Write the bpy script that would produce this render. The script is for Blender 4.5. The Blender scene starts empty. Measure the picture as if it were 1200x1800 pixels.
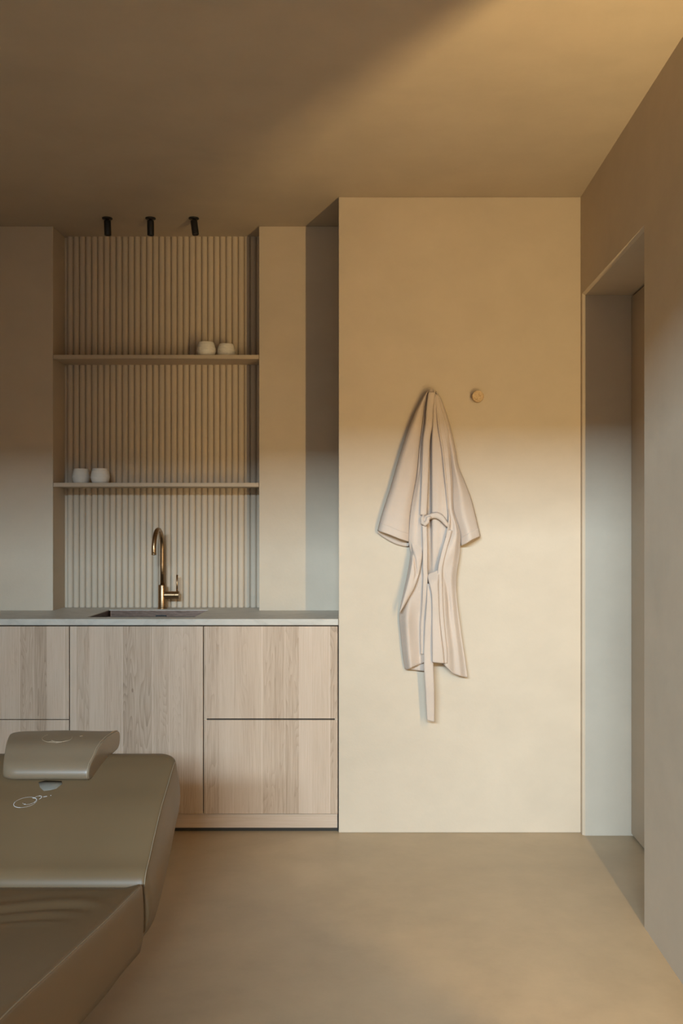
import bpy, bmesh, math, random
from mathutils import Vector
from mathutils.bvhtree import BVHTree
random.seed(7)
SC = bpy.context.scene
COL = SC.collection

# ------------------------------------------------------------------ camera
F, VX, VY, CZ = 1750.0, 656.0, 920.0, 1.295
cam_d = bpy.data.cameras.new('camera')
cam_d.sensor_fit = 'VERTICAL'; cam_d.sensor_height = 36.0; cam_d.lens = 35.0
cam_d.shift_x = -(VX-600.0)/1800.0; cam_d.shift_y = (VY-900.0)/1800.0
cam_d.clip_start = 0.05
cam = bpy.data.objects.new('camera', cam_d); COL.objects.link(cam)
cam.location = (0, 0, CZ); cam.rotation_euler = (math.pi/2, 0, 0)
SC.camera = cam
SC.view_settings.view_transform = 'Standard'; SC.view_settings.look = 'None'
SC.view_settings.gamma = 1.0; SC.view_settings.use_curve_mapping = False
SC.view_settings.exposure = 0.0

# ------------------------------------------------------------------ sky and daylight
wd = bpy.data.worlds.new('sky'); SC.world = wd; wd.use_nodes = True
wd.node_tree.nodes['Background'].inputs[0].default_value = (1.0, 0.95, 0.90, 1)
wd.node_tree.nodes['Background'].inputs[1].default_value = 0.55

def area(name, loc, rot, sx, sy, power, col):
    l = bpy.data.lights.new(name, 'AREA'); l.shape = 'RECTANGLE'; l.size = sx; l.size_y = sy
    l.energy = power; l.color = col
    o = bpy.data.objects.new(name, l); COL.objects.link(o); o.location = loc; o.rotation_euler = rot
    return o
# low bright sky outside the rear window, seen over the neighbouring roofs
area('daylight', (-2.65, -8.7, 4.30), (math.radians(90-12), 0, 0), 7.3, 0.72, 2540, (0.63, 0.83, 1.0))

# ------------------------------------------------------------------ helpers
D1, D2, D3 = 4.1667, 4.577, 4.755
H = 1.295 + (920-346)/F*D1          # ceiling height
XR = 0.868; XL = -1.85; YR = -0.70
def PX(px, py, d):
    return Vector(((px-VX)/F*d, d, CZ+(VY-py)/F*d))
def lerp(pts, y):
    if y <= pts[0][0]: return pts[0][1]
    for (a, b), (c, e) in zip(pts, pts[1:]):
        if y <= c: return b+(e-b)*(y-a)/(c-a) if c > a else e
    return pts[-1][1]
def smooth_lerp(pts, y):
    # Catmull-Rom through (t, value)
    n = len(pts)
    if y <= pts[0][0]: return pts[0][1]
    if y >= pts[-1][0]: return pts[-1][1]
    for i in range(n-1):
        if y <= pts[i+1][0]: break
    t0, p1 = pts[i]; t1, p2 = pts[i+1]
    m1 = (p2-pts[i-1][1])/(t1-pts[i-1][0]) if i > 0 else (p2-p1)/(t1-t0)
    m2 = (pts[i+2][1]-p1)/(pts[i+2][0]-t0) if i+2 < n else (p2-p1)/(t1-t0)
    h = t1-t0; s = (y-t0)/h
    return (2*s**3-3*s**2+1)*p1+(s**3-2*s**2+s)*h*m1+(-2*s**3+3*s**2)*p2+(s**3-s**2)*h*m2
def sstep(a, b, x):
    t = max(0.0, min(1.0, (x-a)/(b-a))); return t*t*(3-2*t)
def tag(o, label, cat, group=None, kind=None):
    o['label'] = label; o['category'] = cat
    if group: o['group'] = group
    if kind: o['kind'] = kind
    return o
def empty(name, loc=(0, 0, 0)):
    o = bpy.data.objects.new(name, None); COL.objects.link(o); o.location = loc
    o.empty_display_size = 0.05
    return o
def mesh_obj(name, me, mat, parent=None, smooth=False, loc=None):
    if mat is not None and not me.materials: me.materials.append(mat)
    if smooth:
        for p in me.polygons: p.use_smooth = True
    o = bpy.data.objects.new(name, me); COL.objects.link(o)
    if parent is not None:
        o.parent = parent
        o.location = Vector(loc or (0, 0, 0)) - Vector(parent.location if loc is None else (0, 0, 0))
    elif loc is not None: o.location = loc
    return o
# meshes are written in world coordinates; a parented mesh is shifted back by its parent's location
def from_bm(name, bm, mat, parent=None, smooth=False):
    bmesh.ops.recalc_face_normals(bm, faces=bm.faces[:])
    me = bpy.data.meshes.new(name); bm.to_mesh(me); bm.free()
    off = Vector((0, 0, 0)); p = parent
    while p is not None:
        off += p.location; p = p.parent
    if off.length: me.transform(__import__('mathutils').Matrix.Translation(-off))
    if mat is not None: me.materials.append(mat)
    if smooth:
        for q in me.polygons: q.use_smooth = True
    o = bpy.data.objects.new(name, me); COL.objects.link(o)
    if parent is not None: o.parent = parent
    return o
def add_box(bm, x0, x1, y0, y1, z0, z1):
    v = [bm.verts.new((x, y, z)) for z in (z0, z1) for y in (y0, y1) for x in (x0, x1)]
    for f in ((0, 1, 3, 2), (4, 5, 7, 6), (0, 1, 5, 4), (2, 3, 7, 6), (0, 2, 6, 4), (1, 3, 7, 5)):
        bm.faces.new([v[i] for i in f])
def box(name, x0, x1, y0, y1, z0, z1, mat, parent=None, bev=0.0, seg=2):
    bm = bmesh.new(); add_box(bm, x0, x1, y0, y1, z0, z1)
    if bev: bmesh.ops.bevel(bm, geom=bm.edges[:], offset=bev, segments=seg, affect='EDGES', profile=0.5)
    return from_bm(name, bm, mat, parent, smooth=False)
def prism(bm, poly, z0, z1):
    a = [bm.verts.new((x, y, z0)) for x, y in poly]; b = [bm.verts.new((x, y, z1)) for x, y in poly]
    n = len(poly)
    for i in range(n): bm.faces.new((a[i], a[(i+1) % n], b[(i+1) % n], b[i]))
    bm.faces.new(a); bm.faces.new(b)
def tube(bm, pts, r, seg=12, cap=True, closed=False):
    pts = [Vector(p) for p in pts]; n = len(pts); rings = []
    up = None
    for i, p in enumerate(pts):
        t = (pts[min(i+1, n-1)]-pts[max(i-1, 0)]).normalized()
        if up is None:
            up = Vector((0, 0, 1)) if abs(t.z) < 0.9 else Vector((0, 1, 0))
        b = t.cross(up).normalized(); up = b.cross(t).normalized()
        rr = r[i] if isinstance(r, (list, tuple)) else r
        rings.append([bm.verts.new(p+(b*math.cos(2*math.pi*k/seg)+up*math.sin(2*math.pi*k/seg))*rr) for k in range(seg)])
    for a, b in zip(rings, rings[1:]):
        for k in range(seg): bm.faces.new((a[k], a[(k+1) % seg], b[(k+1) % seg], b[k]))
    if cap: bm.faces.new(rings[0]); bm.faces.new(rings[-1])
def lathe(bm, prof, axis_loc, seg=40, axis='Z'):
    rings = []
    for r, h in prof:
        ring = []
        for k in range(seg):
            a = 2*math.pi*k/seg; c, s = r*math.cos(a), r*math.sin(a)
            v = {'Z': (c, s, h), 'Y': (c, h, s), 'X': (h, c, s)}[axis]
            ring.append(bm.verts.new(Vector(v)+Vector(axis_loc)))
        rings.append(ring)
    for a, b in zip(rings, rings[1:]):
        for k in range(seg): bm.faces.new((a[k], a[(k+1) % seg], b[(k+1) % seg], b[k]))
    bm.faces.new(rings[0]); bm.faces.new(rings[-1])
def cells(bm, xs, ys, mask, z0, z1):
    V = {}
    def v(i, j, z):
        k = (i, j, z)
        if k not in V: V[k] = bm.verts.new((xs[i], ys[j], z))
        return V[k]
    nx, ny = len(xs)-1, len(ys)-1
    on = lambda i, j: 0 <= i < nx and 0 <= j < ny and mask(i, j)
    for i in range(nx):
        for j in range(ny):
            if not on(i, j): continue
            for z in (z0, z1): bm.faces.new((v(i, j, z), v(i+1, j, z), v(i+1, j+1, z), v(i, j+1, z)))
            for (di, dj, a, b) in ((-1, 0, (i, j), (i, j+1)), (1, 0, (i+1, j), (i+1, j+1)), (0, -1, (i, j), (i+1, j)), (0, 1, (i, j+1), (i+1, j+1))):
                if not on(i+di, j+dj):
                    bm.faces.new((v(*a, z0), v(*b, z0), v(*b, z1), v(*a, z1)))
def soften(o, w, seg=2, ang=30):
    m = o.modifiers.new('bevel', 'BEVEL'); m.width = w; m.segments = seg; m.limit_method = 'ANGLE'; m.angle_limit = math.radians(ang)
    m.harden_normals = False
    return o

# ------------------------------------------------------------------ materials
def new_mat(name):
    m = bpy.data.materials.new(name); m.use_nodes = True
    nt = m.node_tree; b = nt.nodes['Principled BSDF']
    return m, nt, b
def N(nt, t, **kw):
    n = nt.nodes.new(t)
    for k, v in kw.items():
        if k in n.inputs: n.inputs[k].default_value = v
        else: setattr(n, k, v)
    return n
def ramp(nt, stops):
    r = nt.nodes.new('ShaderNodeValToRGB'); e = r.color_ramp.elements
    e[0].position, e[0].color = stops[0][0], (*stops[0][1], 1)
    e[1].position, e[1].color = stops[-1][0], (*stops[-1][1], 1)
    for p, c in stops[1:-1]:
        k = e.new(p); k.color = (*c, 1)
    return r
def coords(nt, scale=(1, 1, 1)):
    g = nt.nodes.new('ShaderNodeNewGeometry'); mp = nt.nodes.new('ShaderNodeMapping')
    mp.inputs['Scale'].default_value = scale
    nt.links.new(g.outputs['Position'], mp.inputs['Vector'])
    return mp.outputs[0]
def plain(name, col, rough=0.5, metal=0.0, spec=0.5):
    m, nt, b = new_mat(name)
    b.inputs['Base Color'].default_value = (*col, 1); b.inputs['Roughness'].default_value = rough
    b.inputs['Metallic'].default_value = metal; b.inputs['Specular IOR Level'].default_value = spec
    return m
def plaster(name, c, var=0.10, rough=0.75, spec=0.25, bump=0.12):
    m, nt, b = new_mat(name); L = nt.links.new
    v = coords(nt)
    n1 = N(nt, 'ShaderNodeTexNoise', Scale=1.7, Detail=5.0, Roughness=0.6, Distortion=0.6); L(v, n1.inputs['Vector'])
    v2 = coords(nt, (5, 5, 7))
    n2 = N(nt, 'ShaderNodeTexNoise', Scale=1.0, Detail=6.0, Roughness=0.65); L(v2, n2.inputs['Vector'])
    mx = N(nt, 'ShaderNodeMath', operation='ADD'); L(n1.outputs['Fac'], mx.inputs[0]); L(n2.outputs['Fac'], mx.inputs[1])
    r = ramp(nt, [(0.36, tuple(x*(1-var) for x in c)), (0.62, tuple(min(1, x*(1+var)) for x in c))])
    hv = N(nt, 'ShaderNodeMath', operation='MULTIPLY'); hv.inputs[1].default_value = 0.5; L(mx.outputs[0], hv.inputs[0])
    L(hv.outputs[0], r.inputs[0]); L(r.outputs[0], b.inputs['Base Color'])
    n3 = N(nt, 'ShaderNodeTexNoise', Scale=90.0, Detail=4.0); L(v, n3.inputs['Vector'])
    n4 = N(nt, 'ShaderNodeTexNoise', Scale=5.0, Detail=3.0); L(v, n4.inputs['Vector'])
    s = N(nt, 'ShaderNodeMath', operation='MULTIPLY_ADD'); s.inputs[1].default_value = 6.0
    L(n4.outputs['Fac'], s.inputs[0]); L(n3.outputs['Fac'], s.inputs[2])
    bp = N(nt, 'ShaderNodeBump', Strength=bump, Distance=0.004); L(s.outputs[0], bp.inputs['Height']); L(bp.outputs[0], b.inputs['Normal'])
    b.inputs['Roughness'].default_value = rough; b.inputs['Specular IOR Level'].default_value = spec
    return m
def oak(name, horizontal=False, seed=0.0):
    m, nt, b = new_mat(name); L = nt.links.new
    g = nt.nodes.new('ShaderNodeNewGeometry')
    sep = nt.nodes.new('ShaderNodeSeparateXYZ'); L(g.outputs['Position'], sep.inputs[0])
    across, along = (sep.outputs['Z'], sep.outputs['X']) if horizontal else (sep.outputs['X'], sep.outputs['Z'])
    def M(op, a, bb=None, c=None):
        n = nt.nodes.new('ShaderNodeMath'); n.operation = op
        for k, x in enumerate((a, bb, c)):
            if x is None: continue
            if isinstance(x, (int, float)): n.inputs[k].default_value = x
            else: L(x, n.inputs[k])
        return n.outputs[0]
    # stave index: staves about 75 mm wide with uneven limits
    w = M('ADD', M('MULTIPLY', across, 12.6), M('MULTIPLY', M('SINE', M('MULTIPLY_ADD', across, 17.0, seed)), 0.35))
    idx = M('FLOOR', w); fr = M('FRACT', w)
    wn = nt.nodes.new('ShaderNodeTexWhiteNoise'); wn.noise_dimensions = '1D'; L(M('ADD', idx, 3.7+seed), wn.inputs['W'])
    tone = wn.outputs['Value']
    # grain: long fibres, plus cathedral figure per stave
    cv = nt.nodes.new('ShaderNodeCombineXYZ')
    L(M('MULTIPLY', across, 220.0), cv.inputs[0]); L(M('MULTIPLY', along, 5.0), cv.inputs[1]); L(M('MULTIPLY', tone, 40.0), cv.inputs[2])
    fine = N(nt, 'ShaderNodeTexNoise', Scale=1.0, Detail=5.0, Roughness=0.7); L(cv.outputs[0], fine.inputs['Vector'])
    cv2 = nt.nodes.new('ShaderNodeCombineXYZ')
    L(M('ADD', M('MULTIPLY', across, 13.0), M('MULTIPLY', tone, 13.0)), cv2.inputs[0]); L(M('MULTIPLY', along, 1.0), cv2.inputs[1]); L(M('MULTIPLY', tone, 31.0), cv2.inputs[2])
    big = N(nt, 'ShaderNodeTexNoise', Scale=1.0, Detail=2.0, Roughness=0.45, Distortion=0.35); L(cv2.outputs[0], big.inputs['Vector'])
    rings = M('FRACT', M('MULTIPLY', big.outputs['Fac'], 30.0))
    rings = M('POWER', rings, 2.2)
    # figure is strong in some staves, faint in the others
    fig = M('MULTIPLY', rings, M('POWER', wn.outputs['Value'], 1.3))
    cv3 = nt.nodes.new('ShaderNodeCombineXYZ')
    L(M('MULTIPLY', across, 14.0), cv3.inputs[0]); L(M('MULTIPLY', along, 1.6), cv3.inputs[1]); cv3.inputs[2].default_value = seed
    cloud = N(nt, 'ShaderNodeTexNoise', Scale=1.0, Detail=3.0); L(cv3.outputs[0], cloud.inputs['Vector'])
    val = M('ADD', M('MULTIPLY', fine.outputs['Fac'], 0.50), M('MULTIPLY', fig, 0.17))
    val = M('ADD', val, M('MULTIPLY', tone, 0.20)); val = M('ADD', val, M('MULTIPLY', cloud.outputs['Fac'], 0.24))
    r = ramp(nt, [(0.24, (0.60, 0.475, 0.365)), (0.46, (0.52, 0.395, 0.29)), (0.64, (0.40, 0.29, 0.20)), (0.86, (0.22, 0.15, 0.10))])
    L(val, r.inputs[0])
    # a pale line where two staves meet, on some joints
    edge = M('MULTIPLY', M('LESS_THAN', fr, 0.035), M('GREATER_THAN', tone, 0.45))
    mixn = nt.nodes.new('ShaderNodeMix'); mixn.data_type = 'RGBA'
    L(M('MULTIPLY', edge, 0.55), mixn.inputs['Factor']); L(r.outputs[0], mixn.inputs['A']); mixn.inputs['B'].default_value = (0.68, 0.55, 0.43, 1)
    # knots
    cv4 = nt.nodes.new('ShaderNodeCombineXYZ'); L(M('MULTIPLY', across, 9.0), cv4.inputs[0]); L(M('MULTIPLY', along, 4.0), cv4.inputs[1]); cv4.inputs[2].default_value = 0.0
    vo = N(nt, 'ShaderNodeTexVoronoi', Scale=1.0); L(cv4.outputs[0], vo.inputs['Vector'])
    kn = M('MULTIPLY', M('LESS_THAN', vo.outputs['Distance'], 0.045), 0.6)
    mk = nt.nodes.new('ShaderNodeMix'); mk.data_type = 'RGBA'; L(kn, mk.inputs['Factor']); L(mixn.outputs['Result'], mk.inputs['A']); mk.inputs['B'].default_value = (0.2, 0.12, 0.075, 1)
    L(mk.outputs['Result'], b.inputs['Base Color'])
    bp = N(nt, 'ShaderNodeBump', Strength=0.10, Distance=0.001); L(fine.outputs['Fac'], bp.inputs['Height']); L(bp.outputs[0], b.inputs['Normal'])
    b.inputs['Roughness'].default_value = 0.55; b.inputs['Specular IOR Level'].default_value = 0.3
    return m
def cloth(name, c):
    m, nt, b = new_mat(name); L = nt.links.new
    v = coords(nt, (1, 0.3, 1))
    w1 = N(nt, 'ShaderNodeTexWave', Scale=75.0, bands_direction='X'); L(v, w1.inputs['Vector'])
    w2 = N(nt, 'ShaderNodeTexWave', Scale=75.0, bands_direction='Z'); L(v, w2.inputs['Vector'])
    mm = N(nt, 'ShaderNodeMath', operation='MAXIMUM'); L(w1.outputs['Fac'], mm.inputs[0]); L(w2.outputs['Fac'], mm.inputs[1])
    bp = N(nt, 'ShaderNodeBump', Strength=0.28, Distance=0.0014); L(mm.outputs[0], bp.inputs['Height']); L(bp.outputs[0], b.inputs['Normal'])
    n = N(nt, 'ShaderNodeTexNoise', Scale=7.0, Detail=4.0); L(coords(nt), n.inputs['Vector'])
    r = ramp(nt, [(0.3, tuple(x*0.95 for x in c)), (0.7, tuple(x*1.04 for x in c))]); L(n.outputs['Fac'], r.inputs[0]); L(r.outputs[0], b.inputs['Base Color'])
    b.inputs['Roughness'].default_value = 0.9; b.inputs['Specular IOR Level'].default_value = 0.1
    b.inputs['Sheen Weight'].default_value = 0.15
    return m
def leather(name, c, rough=0.42, spec=0.25):
    m, nt, b = new_mat(name); L = nt.links.new
    v = coords(nt)
    n = N(nt, 'ShaderNodeTexNoise', Scale=420.0, Detail=3.0); L(v, n.inputs['Vector'])
    bp = N(nt, 'ShaderNodeBump', Strength=0.06, Distance=0.0008); L(n.outputs['Fac'], bp.inputs['Height']); L(bp.outputs[0], b.inputs['Normal'])
    n2 = N(nt, 'ShaderNodeTexNoise', Scale=3.0, Detail=3.0); L(v, n2.inputs['Vector'])
    r = ramp(nt, [(0.3, tuple(x*0.94 for x in c)), (0.7, tuple(x*1.06 for x in c))]); L(n2.outputs['Fac'], r.inputs[0]); L(r.outputs[0], b.inputs['Base Color'])
    b.inputs['Roughness'].default_value = rough; b.inputs['Specular IOR Level'].default_value = spec
    return m
def stone(name, c):
    m, nt, b = new_mat(name); L = nt.links.new
    v = coords(nt, (1, 1, 2))
    n = N(nt, 'ShaderNodeTexNoise', Scale=9.0, Detail=7.0, Roughness=0.7, Distortion=0.8); L(v, n.inputs['Vector'])
    r = ramp(nt, [(0.30, tuple(x*0.80 for x in c)), (0.5, c), (0.70, tuple(x*1.10 for x in c))]); L(n.outputs['Fac'], r.inputs[0]); L(r.outputs[0], b.inputs['Base Color'])
    b.inputs['Roughness'].default_value = 0.45; b.inputs['Specular IOR Level'].default_value = 0.4
    return m
def cork(name):
    m, nt, b = new_mat(name); L = nt.links.new
    n = N(nt, 'ShaderNodeTexNoise', Scale=160.0, Detail=4.0, Roughness=0.7); L(coords(nt, (1, 1, 1.6)), n.inputs['Vector'])
    r = ramp(nt, [(0.32, (0.22, 0.12, 0.05)), (0.42, (0.52, 0.35, 0.18)), (0.62, (0.66, 0.48, 0.28))]); L(n.outputs['Fac'], r.inputs[0]); L(r.outputs[0], b.inputs['Base Color'])
    b.inputs['Roughness'].default_value = 0.7
    return m
def brushed(name, c, rough=0.32, var=0.15, scale=(30, 30, 400)):
    m, nt, b = new_mat(name); L = nt.links.new
    n = N(nt, 'ShaderNodeTexNoise', Scale=1.0, Detail=3.0); L(coords(nt, scale), n.inputs['Vector'])
    r = ramp(nt, [(0.3, tuple(x*(1-var) for x in c)), (0.7, tuple(min(1, x*(1+var)) for x in c))]); L(n.outputs['Fac'], r.inputs[0]); L(r.outputs[0], b.inputs['Base Color'])
    b.inputs['Metallic'].default_value = 1.0; b.inputs['Roughness'].default_value = rough
    return m

WALLC = (0.57, 0.475, 0.36)
M_wall = plaster('beige_microcement', WALLC, var=0.045, bump=0.09)
M_ceil = plaster('beige_ceiling_plaster', (0.50, 0.416, 0.315), var=0.055, bump=0.09)
M_floor = plaster('brown_beige_floor_screed', (0.45, 0.342, 0.218), var=0.09, rough=0.42, spec=0.35, bump=0.05)
M_flute = plaster('fluted_plaster', (0.57, 0.47, 0.355), var=0.04, bump=0.06)
M_shelf = plaster('shelf_plaster', (0.52, 0.42, 0.31), var=0.05)
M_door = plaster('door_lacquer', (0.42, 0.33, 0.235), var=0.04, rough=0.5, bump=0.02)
M_oak = oak('pale_oak', seed=1.3)
M_oak2 = oak('pale_oak_staves', seed=5.1)
M_oakh = oak('pale_oak_lengthwise', horizontal=True, seed=2.2)
M_gap = plain('dark_gap', (0.03, 0.026, 0.02), 0.8)
M_carc = plain('carcass_board', (0.10, 0.08, 0.06), 0.7)
M_stone = stone('pale_stone_laminate', (0.50, 0.46, 0.39))
M_bronze = brushed('brushed_bronze', (0.37, 0.24, 0.13), 0.32)
M_copper = brushed('brushed_copper_sink', (0.14, 0.092, 0.070), 0.42, 0.25, (40, 40, 200))
M_black = plain('black_metal', (0.012, 0.011, 0.010), 0.45)
M_cup = plain('white_ceramic', (0.80, 0.76, 0.68), 0.55)
M_robe = cloth('waffle_cotton', (0.57, 0.465, 0.38))
M_leather = leather('taupe_leatherette', (0.180, 0.119, 0.062), 0.38, 0.22)
M_leather2 = leather('taupe_leatherette_pillow', (0.235, 0.172, 0.108), 0.36, 0.5)
M_piping = plain('pale_piping', (0.29, 0.23, 0.15), 0.5)
M_thread = plain('white_thread', (0.80, 0.80, 0.80), 0.5)
M_thread2 = plain('tan_thread', (0.42, 0.32, 0.21), 0.5)
M_greyfab = plain('grey_liner', (0.20, 0.185, 0.15), 0.7)
M_cork = cork('cork_wood')
M_fin = bpy.data.materials.new('translucent_fin'); M_fin.use_nodes = True  # for the added fin; passes some warm light to the left
_nt = M_fin.node_tree; _nt.nodes.remove(_nt.nodes['Principled BSDF'])
_t = _nt.nodes.new('ShaderNodeBsdfTranslucent'); _t.inputs[0].default_value = (0.75, 0.62, 0.45, 1)
_d = _nt.nodes.new('ShaderNodeBsdfDiffuse'); _d.inputs[0].default_value = (0.55, 0.45, 0.32, 1)
_m = _nt.nodes.new('ShaderNodeMixShader'); _m.inputs[0].default_value = 0.45
_nt.links.new(_t.outputs[0], _m.inputs[1]); _nt.links.new(_d.outputs[0], _m.inputs[2]); _nt.links.new(_m.outputs[0], _nt.nodes['Material Output'].inputs[0])
M_frame = plain('dark_window_frame', (0.06, 0.055, 0.05), 0.5)

# ------------------------------------------------------------------ room shell
def st(o, label, cat='wall'): return tag(o, label, cat, kind='structure')
st(box('floor', XL-0.2, XR+0.5, YR-0.2, 5.0, -0.12, 0.0, M_floor), 'seamless brown-beige screed floor of the treatment room', 'floor')
st(box('ceiling', XL-0.2, XR+0.5, YR-0.2, 5.0, H, H+0.12, M_ceil), 'smooth beige plaster ceiling', 'ceiling')
st(box('wall_left', XL-0.2, XL, YR, 5.0, 0, H, M_wall), 'beige plaster wall at the far end of the cabinets')
NX0, NX1, PXR = (93-VX)/F*D2, (455-VX)/F*D2, (595-VX)/F*D1
bm = bmesh.new()
prism(bm, [(XL, D2), (NX0, D2), (NX0, D3), (NX1, D3), (NX1, D2), (PXR, D2), (PXR, 5.0), (XL, 5.0)], 0, H)
wall_back = st(from_bm('wall_back', bm, M_wall), 'beige plaster wall with a fluted niche above the worktop')
soften(wall_back, 0.003)
bm = bmesh.new(); prism(bm, [(PXR, D1), (XR, D1), (XR, 5.0), (PXR, 5.0)], 0, H)
wall_block = st(from_bm('wall_front', bm, M_wall), 'beige plaster wall block on which the robe hangs'); soften(wall_block, 0.003)
# right wall with a chamfered doorway reveal
OY0, OY1, OZ, CH, RD = 3.191, 4.139, 2.251, 0.010, 0.20
bm = bmesh.new()
def quad(*p): bm.faces.new([bm.verts.new(q) for q in p])
X0, X1, X2 = XR, XR+CH, XR+RD
quad((X0, YR, 0), (X0, OY0, 0), (X0, OY0, H), (X0, YR, H))
quad((X0, OY1, 0), (X0, D1+0.02, 0), (X0, D1+0.02, H), (X0, OY1, H))
quad((X0, OY0, OZ), (X0, OY1, OZ), (X0, OY1, H), (X0, OY0, H))
a0, a1, az = OY0+CH, OY1-CH, OZ-CH
quad((X0, OY0, 0), (X1, a0, 0), (X1, a0, az), (X0, OY0, OZ))
quad((X0, OY1, 0), (X1, a1, 0), (X1, a1, az), (X0, OY1, OZ))
quad((X0, OY0, OZ), (X1, a0, az), (X1, a1, az), (X0, OY1, OZ))
XE = XR+0.30
quad((X1, a0, 0), (XE, a0, 0), (XE, a0, az), (X1, a0, az))
quad((X1, a1, 0), (XE, a1, 0), (XE, a1, az), (X1, a1, az))
quad((X1, a0, az), (XE, a0, az), (XE, a1, az), (X1, a1, az))
# outer skin
quad((XE, YR, 0), (XE, a0, 0), (XE, a0, H), (XE, YR, H)); quad((XE, a1, 0), (XE, 5.0, 0), (XE, 5.0, H), (XE, a1, H)); quad((XE, a0, az), (XE, a1, az), (XE, a1, H), (XE, a0, H))
bmesh.ops.remove_doubles(bm, verts=bm.verts[:], dist=1e-5)
wall_right = st(from_bm('wall_right', bm, M_wall), 'beige plaster wall with a deep chamfered doorway')
# the door leaf deep in the reveal
dr = empty('door_1', (X2, a0, 0)); st(dr, 'plain beige flush door set deep in the doorway reveal', 'door')
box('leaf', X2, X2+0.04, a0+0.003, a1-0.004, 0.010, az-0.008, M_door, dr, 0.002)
box('dark_backing', X2+0.045, X2+0.09, a0-0.001, a1+0.001, 0.001, az+0.001, M_gap, dr)  # dark sheet behind the leaf, puts the shade into the gaps round it
# rear wall with a tall window behind the camera
WX0, WX1, WZ = -1.68, 0.75, 2.60
bm = bmesh.new()
add_box(bm, XL-0.2, WX0, YR-0.15, YR, 0, H); add_box(bm, WX1, XR+0.3, YR-0.15, YR, 0, H); add_box(bm, WX0, WX1, YR-0.15, YR, WZ, H)
st(from_bm('wall_rear', bm, M_wall), 'beige plaster wall around the tall garden window')
wn = empty('window_1', (0, YR-0.10, 0)); st(wn, 'tall dark framed window that lets the daylight in', 'window')
bm = bmesh.new()
add_box(bm, WX0, WX0+0.05, YR-0.12, YR-0.07, 0, WZ); add_box(bm, WX1-0.05, WX1, YR-0.12, YR-0.07, 0, WZ)
add_box(bm, WX0+0.05, WX1-0.05, YR-0.12, YR-0.07, 0, 0.05); add_box(bm, WX0+0.05, WX1-0.05, YR-0.12, YR-0.07, WZ-0.03, WZ)
from_bm('frame', bm, M_frame, wn)

# fluted lining of the niche: one half-round rib per object
FP = 0.0291; fx0 = NX0+0.012; nfl = int((NX1-fx0)/FP)
ZC = 0.895                                  # worktop height
bm = bmesh.new(); seg = 10; ra = FP/2
bot = []; top = []
for k in range(seg+1):
    a = math.pi*k/seg; x, y = -ra*math.cos(a)*0.995, -0.0150*math.sin(a)**0.95 if 0 < k < seg else 0.0
    bot.append(bm.verts.new((x, y, ZC))); top.append(bm.verts.new((x, y, H)))
for k in range(seg): bm.faces.new((bot[k], bot[k+1], top[k+1], top[k])).smooth = True
flm = bpy.data.meshes.new('flute'); bm.to_mesh(flm); bm.free(); flm.materials.append(M_flute)
for i in range(nfl+1):
    x = fx0+ra+i*FP
    if x+ra > NX1+0.004: break
    o = bpy.data.objects.new('flute', flm); COL.objects.link(o); o.parent = wall_back; o.location = (x, D3, 0)

# ------------------------------------------------------------------ wall light out of the picture (a tall slim strip on the right wall)
wl = empty('wall_light', (XR, 1.70, 1.3)); tag(wl, 'tall slim dark wall light with a vertical warm strip', 'light')
box('back_plate', 0.760, XR-0.001, 1.690, 1.702, 0.30, 2.20, M_black, wl)
box('cutoff_fin', 0.754, 0.760, 1.690, 1.868, 0.30, 2.20, M_fin, wl)  # unseen fin added to cut the light and shape the ceiling shadow edge
box('cap', 0.760, XR-0.001, 1.702, 1.76, 2.188, 2.20, M_black, wl); box('cap', 0.760, XR-0.001, 1.702, 1.76, 0.30, 0.312, M_black, wl)
# seven short area lamps, tilted up so less light falls on lower wall and floor
for k in range(7):
    z = 0.58+0.24*k
    a_ = area('light_strip', (0.852, 1.712, z), (math.radians(90+20), 0, 0), 0.009, 0.20, 49.5/7.0, (1.0, 0.71, 0.335))
    a_.parent = wl; a_.location = Vector((0.852, 1.712, z))-wl.location

# ------------------------------------------------------------------ shelves
for (py0, py1, lab) in ((623.8, 631.2, 'thin beige shelf high in the fluted niche, the upper of two'), (848.6, 855.8, 'thin beige shelf low in the fluted niche, right above the tap')):
    zt, zb = PX(0, py0, D2).z, PX(0, py1, D2).z
    s = box('wall_shelf', NX0+0.002, NX1-0.001, D2-0.004, D3-0.006, zb, zt, M_shelf, None, 0.0015)
    tag(s, lab, 'shelf', 'niche shelves')
ZS1, ZS2 = PX(0, 623.8, D2).z, PX(0, 848.6, D2).z

# ------------------------------------------------------------------ cups
def cup(x, y, z, r, h, label):
    t = empty('cup', (x, y, z)); tag(t, label, 'cup', 'white cups in the niche')
    prof = [(0.0001, 0), (0.74, 0), (0.80, 0.015), (0.88, 0.12), (0.955, 0.27), (0.985, 0.34), (1.0, 0.42), (0.985, 0.50), (0.965, 0.565), (0.955, 0.60), (0.955, 0.615), (0.93, 0.68), (0.89, 0.78), (0.845, 0.88), (0.80, 0.965), (0.775, 0.995), (0.75, 1.0), (0.725, 0.985), (0.74, 0.93), (0.80, 0.83), (0.86, 0.68)]
    bm = bmesh.new(); lathe(bm, [(a*r, b*h) for a, b in prof]+[(0.90*r, 0.45*h), (0.80*r, 0.15*h), (0.0001, 0.10*h)], (x, y, z), 48)
    o = from_bm('bowl', bm, M_cup, t, True)
    # raised throwing rings
    for zz, rr in ((0.42, 1.0), (0.60, 0.957), (0.80, 0.882)):
        bm = bmesh.new(); R = rr*r; w = 0.0012
        lathe(bm, [(R-0.003, -w*1.6), (R+0.0004, -w), (R+0.0010, 0), (R+0.0002, w), (R-0.003, w*1.6)], (x, y, z+zz*h), 48)
        from_bm('ring', bm, M_cup, t, True)
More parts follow.
